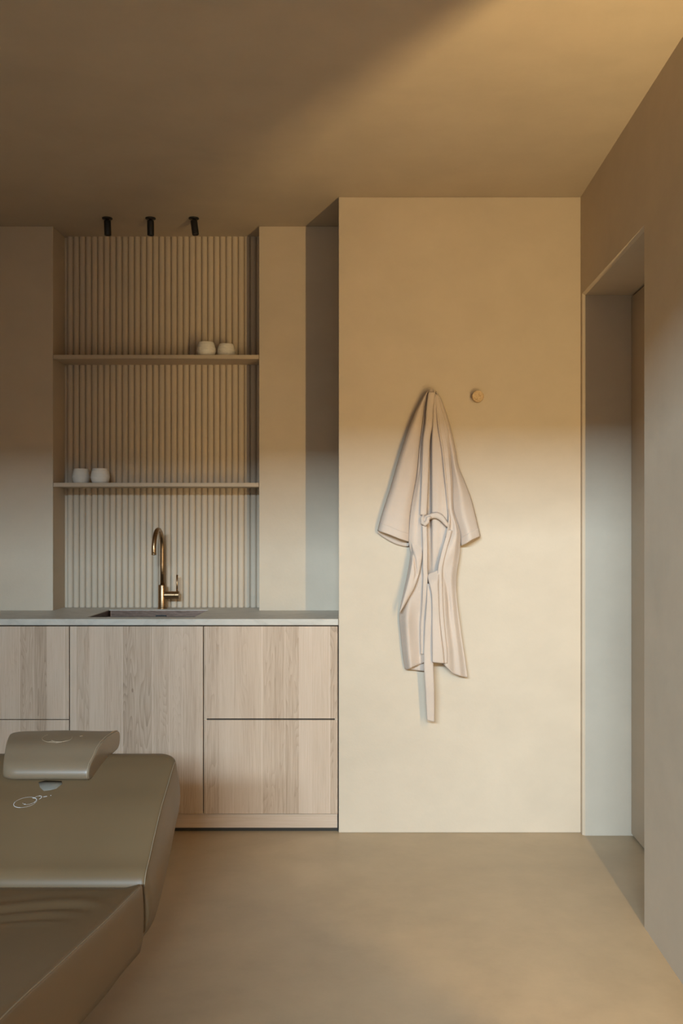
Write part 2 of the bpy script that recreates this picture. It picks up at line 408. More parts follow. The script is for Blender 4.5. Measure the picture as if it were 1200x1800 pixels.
cup(-0.7785, 4.640, ZS1, 0.0440, 0.069, 'taller white ceramic cup of the pair on the upper shelf')
cup(-0.6890, 4.665, ZS1, 0.0425, 0.0645, 'squatter white ceramic cup on the upper shelf, next to the niche corner')
cup(-1.3735, 4.680, ZS2, 0.0415, 0.070, 'white ceramic cup on the lower shelf, the one nearer the niche corner')
cup(-1.2725, 4.640, ZS2, 0.0440, 0.069, 'white ceramic cup on the lower shelf, the one further from the niche corner')

# ------------------------------------------------------------------ ceiling spotlights
def spot(px, tilt_x, tilt_y, label):
    d = 4.455; x = (px-VX)/F*d
    t = empty('ceiling_spotlight', (x, d, H)); tag(t, label, 'spotlight', 'black ceiling spotlights')
    bm = bmesh.new(); lathe(bm, [(0.0225, 0), (0.0232, -0.002), (0.0225, -0.005), (0.018, -0.0065), (0.007, -0.0075), (0.0055, -0.016)], (x, d, H), 32)
    from_bm('base', bm, M_black, t, True)
    bm = bmesh.new()
    lathe(bm, [(0.010, 0.0), (0.0148, -0.002), (0.0152, -0.005), (0.0152, -0.064), (0.0146, -0.0665), (0.0125, -0.0665), (0.0115, -0.058), (0.001, -0.056)], (0, 0, 0), 32)
    import mathutils
    R = mathutils.Euler((tilt_x, tilt_y, 0)).to_matrix().to_4x4()
    bmesh.ops.transform(bm, matrix=mathutils.Matrix.Translation((x, d, H-0.011)) @ R, verts=bm.verts[:])
    from_bm('lamp_body', bm, M_black, t, True)
spot(188.5, 0.05, -0.03, 'black cylinder spotlight hanging almost straight, next to the niche end away from the robe')
spot(264.5, 0.05, 0.0, 'black cylinder spotlight hanging straight, middle one of three over the niche')
spot(340.5, -0.10, -0.14, 'black cylinder spotlight swivelled aside, above the upper pair of cups')

# ------------------------------------------------------------------ kitchen units
def X1px(px): return (px-VX)/F*(D1+0.004)
def Z1px(py): return CZ+(VY-py)/F*(D1+0.004)
YF = D1+0.004
GX = [X1px(122)-0.560, X1px(122), X1px(357.3), X1px(594)]
ZT, ZM, ZB = Z1px(1101.2), Z1px(1265), Z1px(1430.5)
def unit(i, name, label, fronts, mat):
    x0, x1 = GX[i], GX[i+1]
    t = empty(name, ((x0+x1)/2, YF, 0.085)); tag(t, label, 'cabinet', 'oak base cabinets')
    bm = bmesh.new(); xa, xb, ya, yb, za, zb = x0+0.001, x1-0.001, YF+0.022, D2-0.002, ZB+0.001, ZT+0.004
    add_box(bm, xa, xa+0.016, ya, yb, za, zb); add_box(bm, xb-0.016, xb, ya, yb, za, zb); add_box(bm, xa+0.016, xb-0.016, ya, yb, za, za+0.016)
    add_box(bm, xa+0.016, xb-0.016, yb-0.008, yb, za+0.016, zb); add_box(bm, xa+0.016, xb-0.016, ya, ya+0.016, zb-0.06, zb); add_box(bm, xa+0.016, xb-0.016, ya, ya+0.016, ZM-0.04, ZM+0.04)
    from_bm('body', bm, M_carc, t)
    g = 0.0018
    for nm, za, zb in fronts:
        box(nm, x0+g, x1-g, YF, YF+0.019, za, zb, mat, t, 0.0008, 1)
    return t
u0 = unit(0, 'drawer_cabinet', 'pale oak cabinet with two drawers, beyond the sink cabinet from the robe', [('drawer_front', ZM+0.0016, ZT), ('drawer_front', ZB, ZM-0.0016)], M_oak2)
u1 = unit(1, 'sink_cabinet', 'pale oak sink cabinet with one full height door under the tap', [('door', ZB, ZT)], M_oak)
u2 = unit(2, 'drawer_cabinet', 'pale oak cabinet with two drawers and a dark grip slot, beside the robe wall', [('drawer_front', ZM+0.0045, ZT), ('drawer_front', ZB, ZM-0.002)], M_oak2)
box('grip_slot', GX[2]+0.012, GX[3]-0.012, YF+0.012, YF+0.021, ZM-0.006, ZM+0.010, M_gap, u2)
for xs in (GX[2]+0.0018, GX[3]-0.0138): box('slot_end', xs, xs+0.012, YF+0.003, YF+0.019, ZM-0.002, ZM+0.0045, M_shelf, u2)
pl = empty('plinth', ((GX[0]+GX[3])/2, YF, 0)); tag(pl, 'pale oak plinth board running under the cabinets', 'plinth')
box('board', GX[0], GX[3]-0.003, YF+0.018, YF+0.034, 0.014, ZB-0.001, M_oakh, pl, 0.0008, 1)
box('gap_strip', GX[0], GX[3]-0.001, YF+0.022, YF+0.032, 0.0, 0.0145, M_gap, pl)  # dark strip filling the gap under the board
# worktop with the sink cut-out
SX0, SX1, SY0, SY1 = -1.2225, -0.7640, 4.250, 4.612
TH = 0.0265
xs = [XL+0.001, NX0, SX0, SX1, NX1, PXR-0.0015]; ys = [D1, SY0, D2, SY1, D3-0.0135]
def wmask(i, j):
    if i == 2 and j in (1, 2): return False
    if j >= 2: return i in (1, 2, 3)
    return True
bm = bmesh.new(); cells(bm, xs, ys, wmask, ZC-TH, ZC)
wt = from_bm('worktop', bm, M_stone); tag(wt, 'pale stone laminate worktop with a sink cut-out', 'worktop'); soften(wt, 0.0012, 1)

# ------------------------------------------------------------------ sink
sk = empty('sink', ((SX0+SX1)/2, (SY0+SY1)/2, ZC-0.2)); tag(sk, 'rectangular brown copper sink let into the worktop', 'sink')
bm = bmesh.new()
def ring(o, z, r=0.02, n=5):
    pts = []
    for cx, cy, a0_ in ((SX1-o-r, SY1-o-r, 0), (SX0+o+r, SY1-o-r, 90), (SX0+o+r, SY0+o+r, 180), (SX1-o-r, SY0+o+r, 270)):
        for k in range(n+1):
            a = math.radians(a0_+90*k/n); pts.append(bm.verts.new((cx+r*math.cos(a), cy+r*math.sin(a), z)))
    return pts
rs = [ring(-0.001, ZC-0.004, 0.008), ring(0.0008, ZC-0.0035, 0.008), ring(0.0012, ZC-0.005, 0.008), ring(0.0030, ZC-0.16, 0.012), ring(0.012, ZC-0.185, 0.03), ring(0.05, ZC-0.19, 0.05)]
for a, b in zip(rs, rs[1:]):
    n = len(a)
    for k in range(n): bm.faces.new((a[k], a[(k+1) % n], b[(k+1) % n], b[k]))
bm.faces.new(rs[-1])
bs = from_bm('basin', bm, M_copper, sk)
bs.modifiers.new('solid', 'SOLIDIFY').thickness = 0.0015
bm = bmesh.new()
ox, oz, ow, oh, yw = (282.5-VX)/F*4.60, ZC-0.037, 0.024, 0.013, SY1-0.010
for (xa, xb, za, zb) in ((ox-ow, ox+ow, oz+oh-0.004, oz+oh), (ox-ow, ox+ow, oz-oh, oz-oh+0.004), (ox-ow, ox-ow+0.004, oz-oh+0.004, oz+oh-0.004), (ox+ow-0.004, ox+ow, oz-oh+0.004, oz+oh-0.004)):
    add_box(bm, xa, xb, yw, yw+0.009, za, zb)
from_bm('overflow', bm, M_black, sk)
box('overflow_cover', ox-ow+0.005, ox+ow-0.005, yw+0.001, yw+0.009, oz-oh+0.005, oz+oh-0.005, M_copper, sk, 0.001)
bm = bmesh.new(); lathe(bm, [(0.040, 0.001), (0.044, 0.003), (0.038, 0.004), (0.0001, 0.002)], ((SX0+SX1)/2, (SY0+SY1)/2, ZC-0.1915), 32)
from_bm('drain', bm, M_bronze, sk, True)

# ------------------------------------------------------------------ tap
FY = 4.676; FX = (285.3-VX)/F*FY
tp = empty('kitchen_tap', (FX, FY, ZC)); tag(tp, 'brushed bronze gooseneck tap behind the sink', 'tap')
bm = bmesh.new(); lathe(bm, [(0.0225, 0), (0.0225, 0.004), (0.0195, 0.0055), (0.0192, 0.108), (0.0175, 0.1115), (0.011, 0.1125)], (FX, FY, ZC), 40)
from_bm('base', bm, M_bronze, tp, True).modifiers.new('e', 'EDGE_SPLIT').split_angle = math.radians(35)
R_, zc = 0.090, 1.176
pts = [(FX, FY, ZC+0.10), (FX, FY, ZC+0.2), (FX, FY, zc-0.01)]
for k in range(25):
    a = math.pi*k/24; pts.append((FX, FY-R_+R_*math.cos(a), zc+R_*math.sin(a)))
pts += [(FX, FY-2*R_, zc-0.010), (FX, FY-2*R_, zc-0.020)]
bm = bmesh.new(); tube(bm, pts, 0.0105, 20); from_bm('spout', bm, M_bronze, tp, True)
bm = bmesh.new(); lathe(bm, [(0.0108, 0), (0.0108, 0.006), (0.0102, 0.007)], (FX, FY-2*R_, zc-0.024), 24); from_bm('aerator', bm, M_bronze, tp, True)
hz = 0.958
bm = bmesh.new(); lathe(bm, [(0.0183, 0.012), (0.0183, 0.058), (0.0172, 0.059), (0.0172, 0.060), (0.0183, 0.061), (0.0183, 0.0785), (0.0170, 0.0795)], (FX, FY, hz), 36, 'X')
hd = from_bm('mixer_handle', bm, M_bronze, tp, True); hd.modifiers.new('e', 'EDGE_SPLIT').split_angle = math.radians(35)
bm = bmesh.new(); tube(bm, [(FX+0.069, FY, hz+0.014), (FX+0.069, FY, hz+0.05), (FX+0.069, FY, hz+0.095)], 0.0042, 14)
from_bm('lever', bm, M_bronze, hd, True)

# ------------------------------------------------------------------ pegs
def peg(px, py, label, L=0.04):
    Yf = D1-L; c = PX(px, py, Yf); t = empty('wall_peg', (c.x, D1, c.z)); tag(t, label, 'peg', 'round wooden wall pegs')
    bm = bmesh.new(); lathe(bm, [(0.0225, -L+0.0015), (0.0238, -L), (0.0240, -L+0.0015), (0.0240, -0.012), (0.0232, -0.011)], (c.x, D1, c.z), 36, 'Y')
    bm2 = bm; from_bm('knob', bm2, M_cork, t, False)
    bm = bmesh.new(); lathe(bm, [(0.010, -0.0125), (0.010, 0.001)], (c.x, D1, c.z), 24, 'Y'); from_bm('stem', bm, M_cork, t, True)
peg(840, 696.5, 'bare round cork-brown wooden peg on the wall beside the robe')
peg(758, 706, 'wooden peg hidden under the robe collar', 0.035)

# ------------------------------------------------------------------ robe
rb = empty('bathrobe', (PX(758, 1190, D1).x, D1, PX(758, 1190, D1).z)); tag(rb, 'pale pink-beige waffle bathrobe hanging open from a wall peg', 'bathrobe')
def sheet(name, Lp, Rp, top, bot, dep, nu=24, nv=90, mat=None, parent=None, th=0.0025, mod=True):
    """a cloth panel: Lp/Rp = [(py, px)...] edges, top/bot = f(u)->py, dep = f(u, v, px, py)->distance off the wall"""
    bm = bmesh.new(); rows = []
    for j in range(nv+1):
        v = j/nv; row = []
        for i in range(nu+1):
            u = i/nu; ya, yb = top(u), bot(u); py = ya+(yb-ya)*v
            l, r = smooth_lerp(Lp, py), smooth_lerp(Rp, py); px = l+(r-l)*u
            row.append(bm.verts.new(PX(px, py, D1-max(0.003, dep(u, v, px, py)))))
        rows.append(row)
    for a, b in zip(rows, rows[1:]):
        for i in range(nu): bm.faces.new((a[i], a[i+1], b[i+1], b[i]))
    o = from_bm(name, bm, mat or M_robe, parent or rb, True)
    if mod:
        m = o.modifiers.new('solid', 'SOLIDIFY'); m.thickness = th; m.offset = 0
    return o
def arch(u, p=0.5): return max(0.0, 1-(2*u-1)**2)**p
def const(c): return lambda u: c
def curve(pts): return lambda u: smooth_lerp(pts, u)

# back of the robe, seen inside the open front
BL = [(690, 752), (720, 742), (780, 728), (860, 726), (940, 724), (1000, 722), (1060, 708), (1100, 706), (1180, 713)]
BR = [(690, 764), (720, 776), (780, 792), (860, 794), (940, 806), (1000, 803), (1060, 802), (1110, 808), (1195, 818)]
def dback(u, v, px, py):
    base = lerp([(690, 0.040), (760, 0.040), (900, 0.034), (1180, 0.034)], py)
    stepx = lerp([(690, 760), (780, 757), (900, 757), (1010, 758), (1200, 762)], py)
    s = sstep(stepx-1.5, stepx+3.5, px)*(1-sstep(784, 797, px))
    amp = lerp([(690, 0.026), (780, 0.034), (905, 0.040), (960, 0.020), (1010, 0.004), (1200, 0.0)], py)
    rip = 0.004*math.sin((px-700)*0.33+py*0.012)*sstep(760, 860, py)
    # soft pleat lines
    q = lerp([(690, 764), (750, 769), (794, 776), (837, 780), (900, 784)], py)
    pleat = -0.010*math.exp(-((px-q)/1.8)**2)*sstep(720, 760, py)*(1-sstep(900, 915, py))
    return base+amp*s+rip*0.6+pleat*0.5
sheet('back_panel', BL, BR, curve([(0, 698), (0.5, 688), (1, 696)]), (lambda u: 1176+12*u-22*sstep(0.36, 0.48, u)), dback, 56, 130)

# sleeves: flattened tubes, the back edge of the hem a little lower than the front edge
SL_L = [(688, 751), (700, 743), (734, 726), (790, 706), (858, 686), (908, 670), (932, 664), (940, 662)]
SL_R = [(688, 753), (700, 748), (740, 744), (788, 738), (820, 735.5), (840, 733), (864, 729), (900, 723), (950, 720), (962, 717)]
def dsl(u, v, px, py):
    e = lerp([(688, 0.038), (740, 0.030), (820, 0.026), (945, 0.024)], py)
    b = lerp([(688, 0.022), (740, 0.036), (820, 0.046), (945, 0.055)], py)
    f = 0.004*math.sin(u*7.5+v*2.0)*sstep(0.1, 0.6, v)
    return e+b*arch(u**0.8, 0.55)+f*arch(u)
sheet('sleeve', SL_L, SL_R, curve([(0, 690), (1, 686)]), curve([(0, 932.5), (0.35, 939), (0.7, 947), (1, 952.5)]), dsl, 30, 90)
def dslb(u, v, px, py): return 0.014+0.012*(1-arch(u))+0.004*math.sin(u*5)
sheet('sleeve_back', SL_L, SL_R, curve([(0, 692), (1, 690)]), curve([(0, 936), (0.3, 948), (0.6, 956.5), (0.9, 960.5), (1, 960)]), dslb, 20, 70)
SR_L = [(686, 764), (704, 771), (744, 780), (783, 787), (827, 792), (845, 793), (893, 793.5), (910, 798), (924, 803.5), (940, 808.5), (960, 810)]
SR_R = [(684, 763), (690, 768), (704, 776), (744, 789.5), (790, 800), (818, 805), (846, 816), (878, 828), (926, 840), (942, 843.5), (955, 846)]
def dsr(u, v, px, py):
    e = lerp([(686, 0.040), (740, 0.032), (820, 0.028), (945, 0.026)], py)
    b = lerp([(686, 0.018), (740, 0.030), (820, 0.040), (945, 0.050)], py)
    f = 0.0045*math.sin(u*9.0+v*3+1)*sstep(0.2, 0.7, v)
    return e+b*arch(u, 0.55)+f*arch(u)
sheet('sleeve', SR_L, SR_R, curve([(0, 690), (1, 688)]), curve([(0, 959), (0.25, 955), (0.5, 949.5), (1, 942)]), dsr, 26, 90)
def dsrb(u, v, px, py): return 0.012+0.014*(1-arch(u))
sheet('sleeve_back', SR_L, SR_R, curve([(0, 692), (1, 690)]), curve([(0, 958), (0.3, 955.5), (0.6, 952), (1, 944)]), dsrb, 16, 70)
# cuff stitch bands
sheet('cuff', SL_L, SL_R, curve([(0, 919), (0.35, 925), (0.7, 933), (1, 938.5)]), curve([(0, 932.8), (0.35, 939.3), (0.7, 947.3), (1, 952.8)]), lambda u, v, px, py: dsl(u, 0.95, px, py)+0.0012, 30, 6, th=0.0032)
sheet('cuff', SR_L, SR_R, curve([(0, 945), (0.25, 941), (0.5, 936), (1, 928.5)]), curve([(0, 959.3), (0.25, 955.3), (0.5, 949.8), (1, 942.3)]), lambda u, v, px, py: dsr(u, 0.95, px, py)+0.0012, 26, 6, th=0.0032)

# one front: collar edge runs from the peg to the hem
FL_L = [(688, 750), (700, 747.5), (740, 743.5), (788, 737.5), (820, 735), (840, 732.5), (864, 728), (900, 722), (950, 718.5), (960, 719.5), (973, 722), (1002, 718), (1035, 711), (1068, 704), (1084, 702), (1111, 704), (1150, 708), (1176, 712)]
FL_R = [(688, 765), (696, 764), (720, 761), (745, 759.5), (772, 755.5), (820, 753.5), (860, 752), (906, 750), (926, 750), (960, 751), (1000, 751), (1014, 751.5), (1040, 750.5), (1064, 749.5), (1105, 747), (1164, 748), (1180, 748)]
def dfl(u, v, px, py):
    base = lerp([(688, 0.058), (740, 0.066), (820, 0.070), (900, 0.070), (960, 0.066), (1070, 0.060), (1176, 0.062)], py)
    edge_l = -0.030*(1-sstep(-0.08, 0.34, u))*lerp([(688, 0.2), (800, 0.6), (950, 1), (1180, 1)], py)
    roll = 0.010*math.exp(-((u-0.88)/0.10)**2)-0.010*sstep(0.93, 1.0, u)
    g1 = -0.010*math.exp(-((u-0.16)/0.07)**2)*(1-sstep(800, 850, py))
    low = sstep(1040, 1090, py)
    g2 = low*(0.015*math.cos((u-0.30)*7.0)+0.002*math.sin(u*15+v*5))
    mid = sstep(870, 930, py)*(1-sstep(1000, 1060, py))
    g3 = mid*(0.006*math.sin(u*8+v*3))
    return base+edge_l+roll+g1+g2+g3
sheet('front_panel', FL_L, FL_R, curve([(0, 692), (0.5, 684), (1, 688)]), curve([(0, 1176), (0.12, 1176.5), (0.4, 1172), (0.7, 1168), (1, 1163)]), dfl, 44, 150)
# the bulging side fold that hangs over the skirt of this front
FO_R = [(946, 741), (960, 742.5), (973, 742), (990, 740), (1008, 736.5), (1033, 728), (1051, 718), (1066, 709.5), (1076, 703)]
FO_L = [(946, 719), (955, 718.5), (967, 721.5), (973, 721.8), (1002, 717.6), (1035, 710.6), (1068, 703.6), (1078, 702)]
def dfo(u, v, px, py):
    g = sstep(946, 985, py)
    pk = -0.012*math.exp(-((px-lerp([(960, 722), (984, 729), (1010, 731), (1040, 722)], py))/2.2)**2)*sstep(958, 975, py)*(1-sstep(1000, 1030, py))
    return 0.052+0.034*g+0.012*arch(u, 0.6)*g-0.030*(1-sstep(0, 0.25, u))+pk
sheet('side_fold', FO_L, FO_R, const(946), const(1076), dfo, 26, 60)

# the other front: narrow collar above, wide skirt below
FR_L = [(690, 765), (720, 766), (751, 769), (794, 776), (837, 780.5), (870, 784), (896, 786.5), (915, 788), (928, 787), (945, 783), (962, 778), (980, 773.5), (1000, 769.5), (1027, 769.5), (1076, 771.5), (1117, 775), (1146, 778), (1170, 778)]
FR_R = [(690, 768), (704, 774), (744, 783), (783, 789.5), (827, 793.5), (845, 795), (893, 796), (910, 800), (924, 805), (940, 808.8), (960, 808.4), (975, 807.3), (996, 804), (1023, 801), (1056, 803), (1115, 810.5), (1158, 817), (1191, 821.5)]
def dfr(u, v, px, py):
    base = lerp([(690, 0.060), (740, 0.072), (820, 0.078), (900, 0.080), (960, 0.078), (1020, 0.076), (1190, 0.070)], py)
    edge_r = -0.034*sstep(0.68, 1.06, u)*lerp([(690, 0.2), (800, 0.5), (950, 1), (1190, 1)], py)
    roll = -0.010*(1-sstep(0, 0.07, u))+0.006*math.exp(-((u-0.12)/0.09)**2)
    low = sstep(1000, 1060, py)
    g = low*(0.010*math.sin(u*6.2+0.6)+0.003*math.sin(u*15+v*4))
    dart = -0.006*math.exp(-((px-lerp([(1000, 778), (1030, 784), (1060, 788), (1180, 790)], py))/3.0)**2)*sstep(995, 1020, py)*(1-sstep(1060, 1120, py))
    up = 0.006*math.sin(u*7+py*0.05)*sstep(900, 930, py)*(1-sstep(970, 1010, py))
    return base+edge_r+roll+g+dart+up
sheet('front_panel', FR_L, FR_R, curve([(0, 692), (1, 694)]), curve([(0, 1167), (0.2, 1174), (0.4, 1182.5), (0.7, 1188), (1, 1191)]), dfr, 44, 150)
# collar bands along both open edges
def band(off, w, Lp, y0, y1, dfun, th=0.003, sgn=1):
    A = [(y, x+off) for y, x in Lp]; B = [(y, x+off+w*sgn) for y, x in Lp]
    if sgn < 0: A, B = B, A
    sheet('collar_band', A, B, const(y0), const(y1), dfun, 8, 90, th=th)
band(0, 7.5, FR_L, 932, 1166, lambda u, v, px, py: dfr(0.10, v, px, py)+0.006+0.003*arch(u), 0.003, 1)
band(0, 12.0, FL_R, 689, 905, lambda u, v, px, py: dfl(0.80, v, px, py)+0.009+0.004*arch(u)-0.006*u**6, 0.003, -1)
band(0, 8.0, FL_R, 924, 1150, lambda u, v, px, py: dfl(0.86, v, px, py)+0.007+0.004*arch(u), 0.003, -1)
# side seam strip between collar and sleeve
# belt: drooping loop across the inside of the back, then two tails
bt = empty('belt', (0, 0, 0)); bt.parent = rb; bt.location = (0, 0, 0)
def belt_piece(name, Lp, Rp, y0, y1, dfun, nu=12, nv=60): return sheet(name, Lp, Rp, y0, y1, dfun, nu, nv, parent=bt, th=0.004)
bm = bmesh.new(); rows = []
ctr = [(742.5, 916, .084, 11), (746, 913.5, .090, 12), (750.5, 910.8, .094, 11), (756, 908, .092, 9), (762, 906.2, .091, 9.5), (768, 906.5, .093, 11), (774, 909.5, .095, 12.5), (779, 914, .097, 13), (783.5, 919.5, .097, 11), (787.5, 923.5, .093, 7)]
n = 40
for j in range(n+1):
    s = j/n*(len(ctr)-1); px = smooth_lerp([(k, c[0]) for k, c in enumerate(ctr)], s); py = smooth_lerp([(k, c[1]) for k, c in enumerate(ctr)], s)
    dd = smooth_lerp([(k, c[2]) for k, c in enumerate(ctr)], s); hh = smooth_lerp([(k, c[3]) for k, c in enumerate(ctr)], s)
    rows.append([bm.verts.new(PX(px, py-hh/2+hh*k/8, D1-(dd-0.006+0.010*arch(k/8)))) for k in range(9)])
for a, b in zip(rows, rows[1:]):
    for k in range(8): bm.faces.new((a[k], a[k+1], b[k+1], b[k]))
o = from_bm('belt_loop', bm, M_robe, bt, True); m = o.modifiers.new('s', 'SOLIDIFY'); m.thickness = 0.004; m.offset = 0
# the little knot where the belt passes its carrier
bm = bmesh.new()
tube(bm, [PX(x, y, D1-d) for x, y, d in ((744, 905, .083), (741.5, 912, .089), (742.5, 919, .095), (747, 921.5, .100), (751, 917, .102), (752, 911, .100), (757, 908.5, .096))], [0.005, 0.0075, 0.009, 0.0095, 0.009, 0.008, 0.006], 12)
from_bm('belt_knot', bm, M_robe, bt, True)
bm = bmesh.new()
tube(bm, [PX(x, y, D1-d) for x, y, d in ((788, 896, .088), (789.3, 910, .092), (788.6, 922, .094), (786.5, 932, .092), (783, 944, .088))], [0.002, 0.0032, 0.0036, 0.003, 0.002], 8)
from_bm('belt_carrier', bm, M_robe, bt, True)
T1L = [(1003, 762), (1010, 752.5), (1016, 752), (1028, 755), (1047, 758.8), (1105, 759.3), (1165, 759.6)]
T1R = [(1003, 771), (1010, 771), (1027, 769.6), (1050, 770.6), (1076, 771.6), (1117, 775), (1146, 778.6), (1166, 780)]
belt_piece('belt_tail', T1L, T1R, curve([(0, 1008), (0.5, 1004), (1, 1000)]), curve([(0, 1164), (1, 1166)]), lambda u, v, px, py: 0.079+0.004*arch(u)+0.004*math.sin(v*9)+0.025*sstep(0, .14, v), 10, 70)
T2L = [(1030, 751), (1064, 749.5), (1105, 746.5), (1164, 745), (1218, 748), (1268, 750.5)]
T2R = [(1030, 759), (1064, 760), (1105, 760), (1164, 761), (1218, 763), (1268, 763)]
belt_piece('belt_tail', T2L, T2R, const(1026), curve([(0, 1266), (1, 1269)]), lambda u, v, px, py: 0.086+0.003*arch(u)+0.003*math.sin(v*11)-0.004*sstep(0.75, 0.8, u)*0, 10, 90)

# ------------------------------------------------------------------ treatment bed
BX0, BX1 = -1.215, -0.580
bd = empty('treatment_bed', ((BX0+BX1)/2, 2.0, 0)); tag(bd, 'taupe leatherette treatment bed with a raised head section', 'bed')
def loft(name, st_, nx=48, bulge=0.012, rt=0.010, warp=None):
    """st_ = list of (y_top, z_top, y_bot, z_bot, inset) from the near to the far end"""
    bm = bmesh.new(); rings = []
    for (yt, zt, yb, zb, ins) in st_:
        x0, x1 = BX0+ins, BX1-ins; loop = []
        def top(x, dz=0.0):
            z = zt+dz
            if warp: z += warp(x, yt)
            loop.append((x, yt, z))
        r = min(rt, (zt-zb)*0.3)
        loop.append((x0, yt, zt-r)); top(x0+r*0.3, -r*0.3)
        for k in range(nx+1): top(x0+r+(x1-x0-2*r)*k/nx)
        top(x1-r*0.3, -r*0.3); loop.append((x1, yt, zt-r))
        m_ = 8
        for k in range(1, m_+1):
            t = k/m_; z = (zt-r)+(zb-(zt-r))*t; y = yt+(yb-yt)*t
            loop.append((x1+bulge*math.sin(math.pi*min(1, t*1.05)) - 0.02*max(0, t-0.8)*5*0.3, y, z))
        for k in range(1, 6): loop.append((x1+(x0-x1)*k/6, yb, zb-0.002))
        for k in range(m_, 0, -1):
            t = k/m_; z = (zt-r)+(zb-(zt-r))*t; y = yt+(yb-yt)*t
            loop.append((x0-bulge*math.sin(math.pi*min(1, t*1.05))+0.02*max(0, t-0.8)*5*0.3, y, z))
        rings.append([bm.verts.new(p) for p in loop])
    for a, b in zip(rings, rings[1:]):
        n = len(a)
        for k in range(n): bm.faces.new((a[k], a[(k+1) % n], b[(k+1) % n], b[k]))
    bm.faces.new(rings[0]); bm.faces.new(rings[-1])
    o = from_bm(name, bm, M_leather, bd, True)
    return o
HT = [(2.530, 0.396), (2.579, 0.420), (2.650, 0.467), (2.736, 0.518), (2.816, 0.553), (2.895, 0.588), (2.96, 0.607), (3.01, 0.610)]
HB = [(2.530, 0.240), (2.66, 0.237), (2.77, 0.281), (2.9, 0.384), (3.0, 0.430)]
stn = []
y0_ = 2.562; z0_ = smooth_lerp(HT, y0_); th_ = math.atan2(smooth_lerp(HT, y0_+0.01)-smooth_lerp(HT, y0_-0.01), 0.02); r_e = 0.055
cy_, cz_ = y0_+r_e*math.sin(th_), z0_-r_e*math.cos(th_)
for k in range(13):      # rolled near end, tangent to the top
    ph = math.pi/2+(th_-math.pi/2)*k/12
    stn.append((cy_-r_e*math.sin(ph), cz_+r_e*math.cos(ph), 2.526+0.034*k/12, 0.240, 0.004*(1-k/12)**2))
for k in range(1, 31):
    y = y0_+(2.925-y0_)*k/30; yb = y+0.0
    stn.append((y, smooth_lerp(HT, y), yb, smooth_lerp(HB, y), 0.0))
for k in range(1, 15):   # rounded far end, also rounded in plan
    a = math.pi/2*k/14
    y = 2.925+0.105*math.sin(a); ins = 0.085*math.sin(a)**1.6+0.075*(1-math.cos(a))
    zt = smooth_lerp(HT, 2.925)+0.040*math.sin(a)-0.090*(1-math.cos(a))
    stn.append((y, zt, y-0.01*math.sin(a), smooth_lerp(HB, 2.925)+0.02*(1-math.cos(a)), ins))
stn_head = stn[2:43]
head = loft('head_section', stn, 48, 0.013, 0.010)
ST = [(0.95, 0.545), (1.30, 0.545), (1.45, 0.537), (1.547, 0.524), (1.661, 0.509), (1.8125, 0.485), (1.982, 0.460), (2.202, 0.428), (2.512, 0.388)]
SB = [(0.95, 0.40), (1.30, 0.39), (1.6, 0.345), (1.994, 0.292), (2.187, 0.261), (2.323, 0.245), (2.512, 0.215)]
def wrinkle(x, y):
    xr_ = x-BX1
    def ridge(yc, amp, w, xa, xb):
        q = x+0.70
        c = yc-(3.2 if q < 0 else 6.5)*q*q/(1+2.5*abs(q))
        return amp*math.exp(-((y-c)/w)**2)*sstep(xa, xa+0.12, x)*(1-sstep(xb-0.10, xb, x))
    z = ridge(2.325, 0.0050, 0.024, -1.3, -0.585)+ridge(2.275, -0.0045, 0.020, -1.2, -0.60)+ridge(2.395, -0.0028, 0.026, -1.2, -0.60)+ridge(2.225, 0.0030, 0.018, -1.0, -0.62)+ridge(2.180, -0.0030, 0.016, -0.90, -0.63)+ridge(2.14, 0.0022, 0.018, -0.88, -0.63)
    z += -0.010*sstep(2.43, 2.51, y)*sstep(BX0, BX0+0.05, x)*(1-sstep(BX1-0.05, BX1, x))
    return z
stn = []
for k in range(7):
    a = math.pi/2*k/6; y = 0.95-0.04*math.sin(0)+0.05*(1-math.cos(0))+0
    stn.append((0.90+0.05*math.sin(a), 0.545-0.05*(1-math.sin(a)), 0.92+0.03*math.sin(a), 0.40+0.02*(1-math.sin(a)), 0.03*(1-math.sin(a))))
for k in range(1, 121):
    y = 0.95+(2.500-0.95)*k/120; stn.append((y, smooth_lerp(ST, y), y, smooth_lerp(SB, y), 0.0))
stn.append((2.510, smooth_lerp(ST, 2.51)-0.004, 2.508, 0.217, 0.002)); stn.append((2.516, smooth_lerp(ST, 2.51)-0.016, 2.513, 0.222, 0.006))
seat = loft('body_section', stn, 60, 0.004, 0.008, wrinkle)
# piping along the top edges
def piping(parent, pts, mat=M_piping, r=0.0012, name='piping'):
    bm = bmesh.new(); tube(bm, pts, r, 8); return from_bm(name, bm, mat, parent, True)
for X in (BX0+0.002, BX1-0.002):
    hp = [(X, q[0], q[1]-0.0015) for q in stn_head]
    piping(head, hp)
    piping(seat, [(X, y, smooth_lerp(ST, y)-0.0018) for y in [0.97+0.0307*k for k in range(50)]])
# pedestal, hidden under the cushions
box('pedestal', -1.06, -0.74, 1.35, 1.95, 0.03, 0.30, M_black, bd, 0.01)
box('foot_plate', -1.12, -0.68, 1.15, 2.15, 0.0, 0.035, M_black, bd, 0.008)
box('support_frame', -1.10, -0.70, 1.10, 2.40, 0.24, 0.30, M_black, bd, 0.005)

